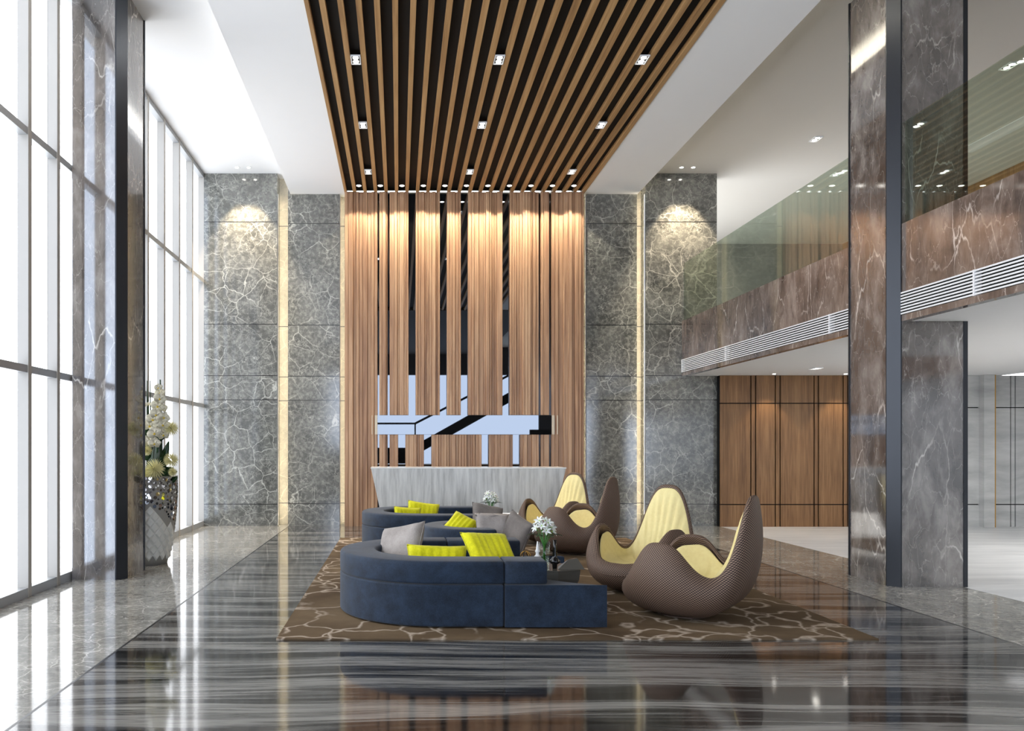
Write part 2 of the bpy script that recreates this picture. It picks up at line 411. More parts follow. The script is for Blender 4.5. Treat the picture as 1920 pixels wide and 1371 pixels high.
# ------------------------------------------------------------------ columns
def column(x0, x1, y0, y1, cx, label, right=True):
    r = tag(empty('marble_column', ((x0+x1)/2, (y0+y1)/2, 0)), label, 'column')
    ox, oy = r.location.x, r.location.y
    c = .10
    m = MB()
    if cx > 0:   # chamfered corner towards +x
        pts = [(x0, y0), (x1-c, y0), (x1, y0+c), (x1, y1), (x0, y1)]
        tr = [(x1-c-.004, y0-.012), (x1-c+.012, y0-.012), (x1+.012, y0+c-.012), (x1+.012, y0+c+.004), (x1-.03, y0+c), (x1-c, y0+.03)]
    else:
        pts = [(x0+c, y0), (x1, y0), (x1, y1), (x0, y1), (x0, y0+c)]
        tr = [(x0+c+.004, y0-.012), (x0+c-.012, y0-.012), (x0-.012, y0+c-.012), (x0-.012, y0+c+.004), (x0+.03, y0+c), (x0+c, y0+.03)]
    m.prism([(a-ox, b-oy) for a, b in pts], 0, ZH)
    m.build('shaft', 'marble_column', r)
    MB().prism([(a-ox, b-oy) for a, b in tr], 0, ZH-.001).build('corner_trim', 'dark_metal', r)
    s = (x1 if cx > 0 else x0)
    MB().box(s-.012-ox, s+.012-ox, y1-.01-oy, y1+.012-oy, 0, ZH-.001).build('edge_trim', 'dark_metal', r)
    if cx < 0: MB().box(x1-.01-ox, x1+.035-ox, y0-.01-oy, y0+.04-oy, 0, ZH-.001).build('edge_trim', 'dark_metal', r)
    return r
column(-3.925, -3.30, 9.62, 10.38, 1, 'grey veined marble column standing against the tall windows at the left')
column(5.63, 6.45, 9.12, 9.98, -1, 'brown grey marble column at the right, rising past the gallery edge')

# ------------------------------------------------------------------ gallery (mezzanine)
XF = 5.73; GY0, GY1 = 5.6, YB-.13
g = tag(empty('gallery', (XF, GY0, 0)), 'upper gallery with brown marble fascia, white air grille and glass balustrade along the right', 'gallery')
def gp(m, name, mat, par=g, **kw):
    bmesh.ops.transform(m.bm, matrix=Matrix.Translation((-XF, -GY0, 0)), verts=m.bm.verts); return m.build(name, mat, par, **kw)
m = MB(); 
for a, b in ((GY0, 9.12), (9.98, GY1)):
    m.box(XF, XF+.1, a, b, 3.03, 3.10); m.box(XF, XF+.1, a, b, 3.36, 4.14); m.box(XF+.07, XF+.1, a, b, 3.10, 3.36)
gp(m, 'fascia', 'marble_fascia')
m = MB(); m.box(XF+.1, XS-.01, GY0, 9.11, 3.031, 3.2); m.box(6.47, XS-.01, 9.11, 9.99, 3.031, 3.2); m.box(XF+.1, XS-.01, 9.99, YB-.14, 3.031, 3.2)
gp(m, 'soffit', 'white')
for a, b in ((GY0, 9.115), (9.985, GY1)):
    m = MB(); z = 3.108
    for k in range(8): m.box(XF-.012, XF+.004, a, b, 3.106+k*.0335, 3.106+k*.0335+.017)
    gr = gp(m, 'air_grille', 'white_metal')
    yy = [7.95] if a < 8 else [GY1-.02, 14.0, 10.62]
    for q in yy: gp(MB().box(XF-.016, XF+.055, q-.012, q+.012, 3.1, 3.36), 'grille_post', 'white_metal')
    gp(MB().box(XF+.06, XF+.07, a, b, 3.1, 3.36), 'grille_backing', 'black')
for a, b in ((GY0, 9.11), (9.99, GY1)):
    gp(MB().box(XF+.04, XF+.052, a, b, 4.14, 5.31), 'glass_panel', 'glass_rail')

# ------------------------------------------------------------------ lower right walls
wy = 16.0
pw = tag(empty('timber_wall_panelling', (6.44, wy, 0)), 'brown timber panelling with paired black grooves below the gallery', 'wall panelling')
gx = [6.44, 7.05, 7.145, 7.54, 7.635, 8.315, 8.40, 8.895, 8.985, 9.5, 9.6]
m = MB(); m.box(0, 3.2, .03, .3, 0, 3.029); m.build('groove_backing', 'black', pw)
for a, b in zip(gx, gx[1:]):
    m = MB()
    for z0, z1 in ((0, .435), (.455, 2.46), (2.48, 3.029)):
        m.box(a-6.44+(.012 if a > 6.44 else 0), b-6.44-.012, 0, .06, z0, z1)
    m.build('timber_panel', 'wood_panel', pw)
# light stone walls further right
sw = tag(empty('stone_wall_panelling', (9.7, wy, 0)), 'pale grey stone panelling with black grooves at the far right', 'wall panelling')
MB().box(-.06, 3.8, .05, .3, 0, 3.029).build('groove_backing', 'black', sw)
def sx(px): return (px-VX)*wy/F
segs = [(9.64, sx(1837)), (sx(1858), sx(1895.5)), (sx(1897.5), sx(1904)), (sx(1906), 13.5)]
for a, b in segs:
    m = MB()
    for z0, z1 in ((0, .435), (.455, 2.375), (2.395, 3.029)): m.box(a-9.7, b-9.7, .02, .1, z0, z1)
    m.build('stone_panel', 'stone_wall', sw)
MB().box(sx(1837)-9.7, sx(1857)-9.7, -.12, .1, 0, 3.029).build('stone_pier', 'stone_wall', sw)
MB().box(sx(1857)-9.7, sx(1858.6)-9.7, -.125, .1, 0, 3.029).build('gold_edge', 'gold', sw)
# framed picture on the gallery's side wall
fr = tag(empty('picture_frame', (XS, 13.0, 0)), 'dark framed picture on the timber side wall above the gallery', 'picture')
MB().box(-.06, -.002, -.6, .9, 5.6, 7.0).build('frame', 'black', fr)
MB().box(-.065, -.03, -.5, .8, 5.7, 6.9).build('picture', 'white_metal', fr)

# ------------------------------------------------------------------ slatted timber ceiling
sl = tag(empty('slatted_ceiling', (-1.09, 2.4, ZC)), 'long oak slats over a black void in the middle of the white ceiling', 'ceiling slats')
L = YB-.02-2.4
MB().box(0, 4.86, 0, L, .06, .15).build('black_backing', 'black', sl)
xs = [(-1.09, -1.04)]+[(-.883+.2114*i-.034, -.883+.2114*i+.034) for i in range(22)]+[(3.70, 3.77)]
for a, b in xs:
    MB().box(a+1.09, b+1.09, 0, L, -.012, .06).build('slat', 'wood_slat', sl)

# ------------------------------------------------------------------ fluted feature wall
fw = tag(empty('fluted_feature_wall', (-1.09, 16.1, 0)), 'fluted walnut wall with dark mirror strips behind the reception desk', 'feature wall')
YF = 16.1
def fx(cx): return (620+cx/3.84-VX)*YF/F + 1.09
def flutes(x0, x1, z0, z1, name='fluted_panel'):
    r2 = random.Random(int((x0+7)*1000))
    x = x0; ft = []
    while x < x1-.02:
        w = r2.choice([.045, .06, .075, .095]); w = min(w, x1-x)
        if x1-(x+w) < .03: w = x1-x
        ft.append((x, x+w, r2.choice([0, .01, .022, .036]))); x += w
    pts = [(x0, .14)]
    for a, b, d in ft: 
        e = .007
        pts += [(a+.001, d+.012), (a+e, d), (b-e, d), (b-.001, d+.012)]
    pts += [(x1, .14)]
    cl = [pts[0]]
    for q in pts[1:]:
        if abs(q[0]-cl[-1][0])+abs(q[1]-cl[-1][1]) > 1e-4: cl.append(q)
    MB().prism(cl, z0, z1).build(name, 'wood_wall', fw)
ztop = ZC-.014
for a, b in ((100, 337), (1590, 1826)): flutes(fx(a), fx(b), 0, ztop)
for a, b in ((350, 410), (424, 561), (612, 787), (838, 938), (990, 1238), (1291, 1500), (1514, 1575)): flutes(fx(a), fx(b), 2.24, ztop)
for a, b in ((350, 410), (424, 486), (538, 672), (727, 1088), (1141, 1314), (1367, 1500), (1514, 1575)): flutes(fx(a), fx(b), 0, 1.845)
MB().box(.02, 4.84, .14, .16, 0, ztop).build('mirror_backing', 'mirror', fw)
MB().box(fx(337), fx(1590), -.012, .0, 1.85, 2.235).build('mirror_band', 'mirror', fw)
for a, b in ((318, 336), (1591, 1612)): MB().box(fx(a), fx(b), -.012, -.002, 1.85, 2.235).build('frosted_end', 'glass_frost', fw)
for a, b in ((296, 301), (1628, 1636)): MB().box(fx(a), fx(b), -.012, -.002, 1.85, 2.235).build('frosted_end', 'glass_frost', fw)

# ------------------------------------------------------------------ lamps
def round_light(x, y, z, r, label, group, energy=0, color=(1, .82, .6), spot=R(95), blend=.35, off=0, tilt=0):
    t_ = tag(empty('downlight', (x, y, z)), label, 'ceiling light', group)
    MB().lathe([(r*.75, -.004), (r, -.006), (r, 0), (r*.75, 0)], n=20).build('trim_ring', 'white_metal', t_, smooth=False)
    MB().lathe([(r*.74, -.0075), (r*.74, -.002)], n=20).build('lamp_face', 'lamp', t_)
    if energy: kid_light('spot_lamp', 'SPOT', energy, (0, 0, -.05), color, t_, (tilt, 0, 0), spot_size=spot, spot_blend=blend, shadow_soft_size=.03)
    return t_
ordn = ['leftmost', 'second from left', 'third from left', 'fourth from left', 'fifth from left', 'middle', 'fifth from right', 'fourth from right', 'third from right', 'second from right', 'rightmost']
for i in range(11):
    round_light(-.777+.4228*i, 15.72, ZC-.014, .055, 'round downlight above the fluted wall, %s of the row of eleven' % ordn[i], 'downlights washing the fluted wall', 62, color=(1, .9, .74), spot=R(98), blend=.18)
for x, s in ((-3.19, 'left one of the pair'), (-2.96, 'right one of the pair')):
    round_light(x, 15.82, ZH-.002, .045, 'small downlight over the left marble pilaster, %s' % s, 'downlights over the left pilaster', 330, spot=R(64), blend=.3)
for x, s in ((5.6, 'left one of the pair'), (5.83, 'right one of the pair')):
    round_light(x, 15.82, ZH-.002, .045, 'small downlight over the right marble pilaster, %s' % s, 'downlights over the right pilaster', 330, spot=R(64), blend=.3)
for x, s in ((7.35, 'left'), (8.75, 'right')):
    round_light(x, 15.65, 3.03, .04, 'small soffit downlight near the timber panelling, the %s one' % s, 'downlights at the timber panelling', 34, spot=R(80), blend=.4)
def twin(x, y, z, label, group, mat='alu', w=.066, d=.12):
    t_ = tag(empty('twin_spotlight', (x, y, z)), label, 'ceiling light', group)
    m = MB()
    m.box(-w, w, -d, -d+.012, -.02, 0); m.box(-w, w, d-.012, d, -.02, 0); m.box(-w, -w+.012, -d+.012, d-.012, -.02, 0); m.box(w-.012, w, -d+.012, d-.012, -.02, 0)
    m.build('frame', mat, t_)
    MB().box(-w+.012, w-.012, -d+.012, d-.012, -.008, 0).build('housing', 'black', t_)
    for k in (-.052, .052):
        MB().lathe([(.038, -.014), (.038, -.008)], (0, k, 0), 18).build('lamp_face', 'lamp', t_)
    return t_
rows = ['nearest the camera', 'in the middle row', 'nearest the fluted wall']
for x, s in ((-.566, 'left'), (1.337, 'centre'), (3.24, 'right')):
    for y, q in zip((10.62, 12.78, 14.95), rows):
        twin(x, y, ZC+.0, 'twin spotlight among the ceiling slats, %s column, %s' % (s, q), 'twin spotlights in the slatted ceiling', 'white_metal')
twin(7.49, 14.35, ZH, 'twin spotlight in the upper white ceiling left of the brown column', 'twin spotlights in the upper ceiling', 'white_metal', .07, .12)
twin(8.87, 16.2, ZH, 'twin spotlight in the upper white ceiling behind the glass balustrade', 'twin spotlights in the upper ceiling', 'white_metal', .07, .12)
twin(8.86, 11.6, ZH, 'twin spotlight in the upper white ceiling right of the brown column', 'twin spotlights in the upper ceiling', 'white_metal', .07, .12)
twin(7.57, 14.5, 3.03, 'twin spotlight in the low ceiling in front of the timber panelling', 'twin spotlights in the low ceiling', 'white_metal', .07, .12)

# led strips: warm light lines beside the pilasters and the fluted wall
# area lamp emits along its local -Z
def strip(x, y, label, sgn, e):
    t_ = tag(empty('light_strip', (x, y, 0)), label, 'light strip', 'warm vertical light strips')
    MB().box(-.006, .006, -.012, .012, .01, 6.73).build('profile', 'white_metal', t_)
    a = kid_light('strip_lamp', 'AREA', e, (sgn*.012, .0, 3.36), (1, .85, .6), t_, (0, 0, 0), shape='RECTANGLE', size=6.7, size_y=.02)
    # emit towards +-x and +y
    d = Vector((sgn*.55, .83, 0)).normalized(); xa = Vector((0, 0, 1)); za = -d; ya = za.cross(xa)
    a.rotation_euler = Matrix((xa, ya, za)).transposed().to_euler()
strip(-2.442, YB-.07, 'warm vertical light strip in the slot beside the left pilaster', 1, 16)
strip(4.992, YB-.07, 'warm vertical light strip in the slot beside the right pilaster', -1, 16)
strip(-1.192, YB+.04, 'warm vertical light strip in the slot along the left edge of the fluted wall', 1, 8)
strip(3.822, YB+.04, 'warm vertical light strip in the slot along the right edge of the fluted wall', -1, 8)
# cove lights resting on the dropped ceiling
for x, sgn, e, lb in ((XL+.12, -1, 160, 'left'), (4.87-.12, 1, 170, 'right')):
    t_ = tag(empty('cove_light', (x, 2.5, ZC+.12)), 'hidden cove light on the %s edge of the dropped ceiling' % lb, 'cove light', 'cove lights')
    MB().box(-.03, .03, 0, 13.6, 0, .04).build('profile', 'white_metal', t_)
    a = kid_light('cove_lamp', 'AREA', e, (0, 6.8, .06), (1, .93, .8) if sgn > 0 else (1, .97, .9), t_, shape='RECTANGLE', size=.05, size_y=13.4)
    a.rotation_euler = (0, R(180+sgn*-40), 0)

# ------------------------------------------------------------------ reception desk
d0 = tag(empty('reception_desk', (1.27, 14.5, 0)), 'long pale stone reception desk with slanted ends and a glowing plinth', 'reception desk')
def quadbox(m, xt0, xt1, xb0, xb1, y0, y1, z0, z1):
    m.loft([[(xb0, y0, z0), (xb1, y0, z0), (xb1, y1, z0), (xb0, y1, z0)], [(xt0, y0, z1), (xt1, y0, z1), (xt1, y1, z1), (xt0, y1, z1)]]); return m
quadbox(MB(), -1.765, 1.765, -1.59, 1.59, 0, .75, .40, 1.205).build('desk_body', 'desk', d0, bevel=.004)
MB().box(-1.775, 1.775, -.004, .76, 1.205, 1.225).build('desk_top', 'white_gloss', d0)
MB().box(-1.4, 1.4, .06, .7, 0, .40).build('plinth', 'plinth', d0)

# ------------------------------------------------------------------ rug
rg = MB().box(-1.01, 3.97, 6.61, 13.95, .0, .014).build('rug', 'rug')
tag(rg, 'large brown rug with cream branching lines under the sofas and chairs', 'rug')
RZ = .0142

# ------------------------------------------------------------------ sofas
def arc(cx, cy, r, a0, a1, n):
    return [(cx+r*math.cos(R(a0+(a1-a0)*i/n)), cy+r*math.sin(R(a0+(a1-a0)*i/n))) for i in range(n+1)]
def rsweep(path, w, z0, z1, rad=.035):
    # rectangular rounded section swept along a 2-D path
    prof = []
    hw = w/2
    for (cx, cz, a0) in ((hw-rad, z1-rad, 0), (-hw+rad, z1-rad, 90), (-hw+rad*.6, z0+rad*.6, 180), (hw-rad*.6, z0+rad*.6, 270)):
        rr = rad if a0 < 180 else rad*.6
        for k in range(4): prof.append((cx+rr*math.cos(R(a0+30*k)), cz+rr*math.sin(R(a0+30*k))))
    rings = []
    n = len(path)
    def ring(p, nx, ny, s=1.0):
        cz = (z0+z1)/2
        return [(p[0]+nx*q[0]*s, p[1]+ny*q[0]*s, cz+(q[1]-cz)*s) for q in prof]
    for i, p in enumerate(path):
        a = path[max(i-1, 0)]; b = path[min(i+1, n-1)]
        dx, dy = b[0]-a[0], b[1]-a[1]; l = math.hypot(dx, dy); nx, ny = -dy/l, dx/l
        if i == 0:
            rings.append(ring((p[0], p[1]), nx, ny, .93)); rings.append(ring((p[0]+dx/l*.012, p[1]+dy/l*.012), nx, ny))
        elif i == n-1:
            rings.append(ring((p[0]-dx/l*.012, p[1]-dy/l*.012), nx, ny)); rings.append(ring((p[0], p[1]), nx, ny, .93))
        else: rings.append(ring(p, nx, ny))
    return MB().loft(rings)
CX, CYr, RO = .38, 0.0, .955
def sofa(cy, label):
    s = tag(empty('curved_sofa', (0, cy, RZ)), label, 'sofa', 'navy curved sofas')
    th = .36; rm = RO-th/2
    seam = .925; e = .004
    # backrest: curved part and two straight arms
    pc = [(seam-e, -rm), (.65, -rm)] + [(x, y) for x, y in arc(CX, 0, rm, -90, -270, 40)] + [(.52-e, rm)]
    rsweep(pc, th, .385, .585).build('backrest', 'navy', s, smooth=True)
    rsweep([(seam+e, -rm), (1.1, -rm), (1.30, -rm)], th, .385, .585).build('armrest', 'navy', s, smooth=True)
    rsweep([(.52+e, rm), (.9, rm), (1.30, rm)], th, .385, .585).build('armrest', 'navy', s, smooth=True)
    # base with seat
    left = [(seam-e, -RO)] + arc(CX, 0, RO, -90, -270, 48) + [(seam-e, RO)]
    MB().prism(left, .012, .38).build('base', 'navy', s, bevel=.018, seg=3, angle=50)
    hc, hr = 2.145, 1.026
    a_in = [q for q in arc(hc, 0, hr, 180, 252, 20)]
    near = [(seam+e, -.002), (seam+e, -RO)] + [(1.82, -RO)] + [q for q in a_in[::-1] if q[0] < 1.80]
    MB().prism(near, .012, .38).build('seat', 'navy', s, bevel=.015, seg=3, angle=50)
    far = [(seam+e, .002)] + [(x, -y) for x, y in a_in if x < 1.76] + [(1.83, RO-.09), (1.81, RO-.03), (1.75, RO)] + [(seam+e, RO)]
    MB().prism(far, .012, .38).build('seat', 'navy', s, bevel=.015, seg=3, angle=50)
    return s
sofa(7.93, 'navy curved sofa nearest the camera, its rounded back to the left')
sofa(12.63, 'navy curved sofa farthest away, in front of the reception desk')
ot = tag(empty('round_lounge_seat', (.96, 10.3, RZ)), 'small round navy lounge seat between the two curved sofas', 'sofa')
def rc(r, z0, z1, q=.03): return [(r-q*.6, z0), (r, z0+q*.6), (r, z1-q), (r-q*.3, z1-q*.3), (r-q, z1), (.001, z1)]
MB().lathe([(.001, .012)]+rc(.65, .012, .38, .015), n=56).build('base', 'navy', ot, smooth=True)
rsweep(arc(0, 0, .505, 70, 292, 36), .29, .385, .585).build('backrest', 'navy', ot, smooth=True)

# ------------------------------------------------------------------ pillows
def pillow(name, mat, label, loc, rot, w=.5, h=.5, th=.15, pleat=0, group=None, flap=False):
    N = 22; bm = bmesh.new(); front = []; back = []
    r3 = random.Random(int(loc[0]*1000+loc[1]*77)); ph = r3.random()*6
    uu = [(-1+2*i/N) for i in range(N+1)]
    def P(u, v, s):
        f = max(0, (1-u**4))*max(0, (1-v**4)); t_ = th/2*(f**.55)
        if pleat: t_ *= 1+.10*math.cos(u*pleat*math.pi)*(1-abs(v)**3)
        t_ *= 1+.10*math.sin(3*u+ph)*math.cos(2.3*v+ph)
        pin = 1-.07*(1-abs(u)**2)*abs(v)**3; pin2 = 1-.07*(1-abs(v)**2)*abs(u)**3
        return (u*w/2*pin2, s*t_, v*h/2*pin)
    for s, L_ in ((-1, front), (1, back)):
        for i, u in enumerate(uu):
            L_.append([bm.verts.new(P(u, v, s)) for v in uu])
    for L_ in (front, back):
        for i in range(N):
            for j in range(N): bm.faces.new((L_[i][j], L_[i+1][j], L_[i+1][j+1], L_[i][j+1]))
    bmesh.ops.remove_doubles(bm, verts=bm.verts, dist=.0008)
    bmesh.ops.recalc_face_normals(bm, faces=bm.faces)
    r = empty(name, loc); r.rotation_euler = tuple(R(a) for a in rot); tag(r, label, 'cushion', group)
    me = bpy.data.meshes.new(name); bm.to_mesh(me); bm.free(); me.materials.append(M[mat])
    for q in me.polygons: q.use_smooth = True
    o = bpy.data.objects.new('cover', me); col.objects.link(o); o.parent = r
    # piping around the rim
    rim = [P(u, -1, 0) for u in uu]+[P(1, v, 0) for v in uu[1:]]+[P(u, 1, 0) for u in uu[::-1][1:]]+[P(-1, v, 0) for v in uu[::-1][1:]]
    MB().tube(rim, .0055, 6).build('piping', mat, o, smooth=True)
    if flap:
        m = MB(); rows_ = []
        for i, u in enumerate(uu): rows_.append([(u*w/2*1.02, -.012-.01*math.sin(4*u+ph), h/2-.01), (u*w/2*1.0, -.05-.02*math.cos(3*u), h/2-.05+.008*math.sin(5*u)), (u*w/2, -.045-.02*math.cos(3*u), h/2-.055+.008*math.sin(5*u)), (u*w/2*1.02, -.002, h/2+.004)])
        m.loft(rows_, closed=True).build('flap', 'grey_linen', r, smooth=True)
    return r
Z0 = RZ
# rot = (tilt about x, roll, heading)
G_ = 'scatter cushions'
pillow('grey_cushion', 'grey_linen', 'large light grey cushion in the round corner of the nearest sofa', (.02, 8.12, .565+Z0), (-30, -12, -38), .54, .50, .20, group=G_)
pillow('yellow_cushion', 'yellow', 'low wide yellow cushion left of the big one on the nearest sofa', (.37, 7.66, .475+Z0), (-30, 2, 2), .58, .36, .17, 7, G_)
pillow('yellow_cushion', 'yellow', 'large yellow cushion leaning back at the right end of the nearest sofa', (.90, 7.78, .55+Z0), (-50, 4, 20), .50, .54, .16, 8, G_)
pillow('yellow_cushion', 'yellow', 'shorter yellow cushion at the left in the farthest sofa', (.14, 12.3, .475+Z0), (-20, 4, 10), .42, .38, .15, 7, G_)
pillow('yellow_cushion', 'yellow', 'taller yellow cushion at the right in the farthest sofa', (.38, 12.6, .52+Z0), (-28, 8, 0), .50, .42, .15, 7, G_)
pillow('yellow_cushion', 'yellow', 'yellow cushion tipped on its edge in the small round lounge seat', (.79, 10.22, .575+Z0), (-50, 22, -30), .36, .36, .15, 6, G_)
pillow('grey_cushion', 'grey_linen', 'light grey cushion with a folded flap in the small round lounge seat', (1.18, 9.98, .57+Z0), (-22, 2, 6), .44, .38, .16, group=G_, flap=True)
pillow('dark_grey_cushion', 'dark_linen', 'darker grey cushion behind the flapped grey cushion', (1.16, 10.42, .66+Z0), (-42, 12, 6), .42, .42, .16, group=G_)
pillow('dark_grey_cushion', 'dark_linen', 'darker grey cushion slumping at the open right side of the small lounge seat', (1.44, 9.78, .53+Z0), (-12, 20, -62), .46, .44, .16, group=G_)

# ------------------------------------------------------------------ egg chairs
def bez(p0, p1, p2, p3, t):
    a = (1-t)**3; b = 3*t*(1-t)**2; c = 3*t*t*(1-t); d = t**3
    return (a*p0[0]+b*p1[0]+c*p2[0]+d*p3[0], a*p0[1]+b*p1[1]+c*p2[1]+d*p3[1])
def chair_rim(phi):   # phi = degrees away from the back
    g1 = math.exp(-(phi/30)**3.2)
    base = .40-.06*max(0, min(1, (phi-110)/60))
    arm = .30*math.exp(-(abs(phi-100)/35)**3)
    h = base+(1.13-.40)*g1+arm
    e_ = math.exp(-(phi/40)**3)
    rho = (1-e_)*.50+e_*.64/max(.5, math.cos(math.radians(min(phi, 60))))**.8-.02*math.exp(-((phi-100)/30)**2)
    return rho, h
NT_, NV = 192, 32
def make_chair():
    r = empty('egg_chair', (0, 0, 0))
    # local: back at +x, seat opening towards -x
    bm = bmesh.new(); uvl = bm.loops.layers.uv.new('uv')
    rings = []
    ths = [2*math.pi*i/NT_ for i in range(NT_)]
    # outer shell + lip + inner upper band
    cols = []
    for th in ths:
        phi = abs(math.degrees(th)); phi = 360-phi if phi > 180 else phi
        rho, h = chair_rim(phi)
        P3 = (rho, h)
        bulge = .70+.06*math.exp(-(phi/35)**2)-.07*max(0, (phi-120)/60)
        P2 = (bulge, .14+.32*h)
        pr = [bez((.02, 0), (.60, -.012), P2, P3, k/NV) for k in range(NV+1)]
        # lip
        tx, tz = pr[-1][0]-pr[-2][0], pr[-1][1]-pr[-2][1]; l = math.hypot(tx, tz); tx /= l; tz /= l
        nx, nz = -tz, tx   # inward
        if nx > 0: nx, nz = -nx, -nz
        wd = .045
        for k in range(1, 6):
            a = math.pi*k/5
            cx_, cz_ = P3[0]+nx*wd/2, P3[1]+nz*wd/2
            pr.append((cx_-nx*wd/2*math.cos(a)+tx*wd/2*math.sin(a), cz_-nz*wd/2*math.cos(a)+tz*wd/2*math.sin(a)))
        qx, qz = pr[-1]
        for k in range(1, 4): pr.append((qx-tx*.045*k+nx*.004*k, max(qz-tz*.045*k, .2)))
        cols.append([(a*math.cos(th), a*math.sin(th), b) for a, b in pr])
    vs = [[bm.verts.new(p) for p in c_] for c_ in cols]
    n = len(vs[0])
    # uv by arc length
    pers = []
    for ref in cols:
        per = [0]
        for k in range(1, n): per.append(per[-1]+math.dist(ref[k], ref[k-1]))
        pers.append(per)
    for i in range(NT_):
        j = (i+1) % NT_
        for k in range(n-1):
            f = bm.faces.new((vs[i][k], vs[j][k], vs[j][k+1], vs[i][k+1])); f.smooth = True
            for lp, (ii, kk) in zip(f.loops, ((i, k), (i+1, k), (i+1, k+1), (i, k+1))):
                lp[uvl].uv = (ii/NT_*140, pers[ii % NT_][kk]*44)
    bm.faces.new([vs[i][0] for i in range(NT_)][::-1])
    me = bpy.data.meshes.new('shell'); bm.to_mesh(me); bm.free(); me.materials.append(M['weave'])
    o = bpy.data.objects.new('shell', me); col.objects.link(o); o.parent = r
    # cushion
    bm = bmesh.new(); cc = []
    NC = 22
    for th in ths:
        phi = abs(math.degrees(th)); phi = 360-phi if phi > 180 else phi
        rho, h = chair_rim(phi)
        bk = math.exp(-(phi/38)**2); arm = math.exp(-((phi-108)/35)**2)
        drop = .028+.075*arm
        q0 = (rho-.048-.02*arm, h-drop)
        q1 = (rho-.10-.05*bk, h*.55+.02); q2 = (.42-.04*bk, .27); q3 = (.0005, .29)
        if phi > 150 or (phi > 40 and phi < 75): q1 = (rho-.09, .33)
        pr = [(q0[0]+.015, q0[1]-.02), (q0[0]+.006, q0[1]+.008)]
        for k in range(NC+1):
            t_ = k/NC
            a, b = bez(q0, q1, q2, q3, t_)
            if phi < 48:
                ch = abs(math.sin(math.radians(phi)*20.0+math.pi/2))**.5
                fade = max(0, 1-t_*1.15)**.5 * min(1, t_/.12)*min(1, (48-phi)/12)
                a -= .034*ch*fade
            pr.append((a, b))
        cc.append([(a*math.cos(th), a*math.sin(th), b) for a, b in pr])
    vs = [[bm.verts.new(p) for p in c_] for c_ in cc]; n = len(vs[0])
    for i in range(NT_):
        j = (i+1) % NT_
        for k in range(n-1):
            f = bm.faces.new((vs[i][k], vs[j][k], vs[j][k+1], vs[i][k+1])); f.smooth = True
    bmesh.ops.recalc_face_normals(bm, faces=bm.faces)
    me = bpy.data.meshes.new('cushion'); bm.to_mesh(me); bm.free(); me.materials.append(M['cream'])
    o = bpy.data.objects.new('cushion', me); col.objects.link(o); o.parent = r
    o['label'] = 'cream yellow inner cushion with channels on the back'
    # floor pad
    MB().lathe([(.001, .0), (.2, .0), (.24, .004), (.24, .012), (.001, .012)], n=32).build('foot_ring', 'weave', r)
    return r
ch = make_chair()
spots = [(2.72, 7.60, -38, 'brown woven egg chair nearest the camera, seen from its outer side'),
         (2.68, 8.85, 43, 'woven egg chair behind the nearest one, cream back facing the camera'),
         (2.63, 12.02, -38, 'farther woven egg chair seen from its side, left of the marble wall'),
         (2.56, 13.25, 43, 'farthest woven egg chair, cream back facing the camera by the desk')]
for i, (x, y, a, lb) in enumerate(spots):
    o = ch if i == 0 else copy_tree(ch)
    o.location = (x, y, RZ+.001); o.rotation_euler = (0, 0, R(a)); tag(o, lb, 'armchair', 'woven egg chairs')

# ------------------------------------------------------------------ low tables and what stands on them
def petal(m, base, d, up, L_, w, curl=.3, n=6):
    d = Vector(d).normalized(); up = Vector(up); up = (up-d*up.dot(d)).normalized(); s = d.cross(up)
    rings = []
    for k in range(n+1):
        t_ = k/n; ww = w*math.sin(math.pi*min(.97, .12+.85*t_))**.8
        c = Vector(base)+d*L_*t_*(1-.15*curl*t_)+up*(L_*curl*(.9*t_-1.3*t_*t_))
        rings.append([tuple(c-s*ww/2+up*ww*.15), tuple(c+up*.001), tuple(c+s*ww/2+up*ww*.15), tuple(c-up*.0015)])
    m.loft(rings)
def lily(m, mh, c, d, size, rr):
    d = Vector(d).normalized(); a = d.orthogonal().normalized(); b = d.cross(a)
    off = rr.random()*6
    for k in range(6):
        t_ = off+k*math.pi/3; rad = a*math.cos(t_)+b*math.sin(t_)
        petal(m, c, rad*.85+d*.55, d, size*(1 if k % 2 else .92), size*.42, .35)
    mh.lathe([(.001, 0), (size*.16, size*.06), (size*.1, size*.2), (.001, size*.24)], tuple(Vector(c)), 8)
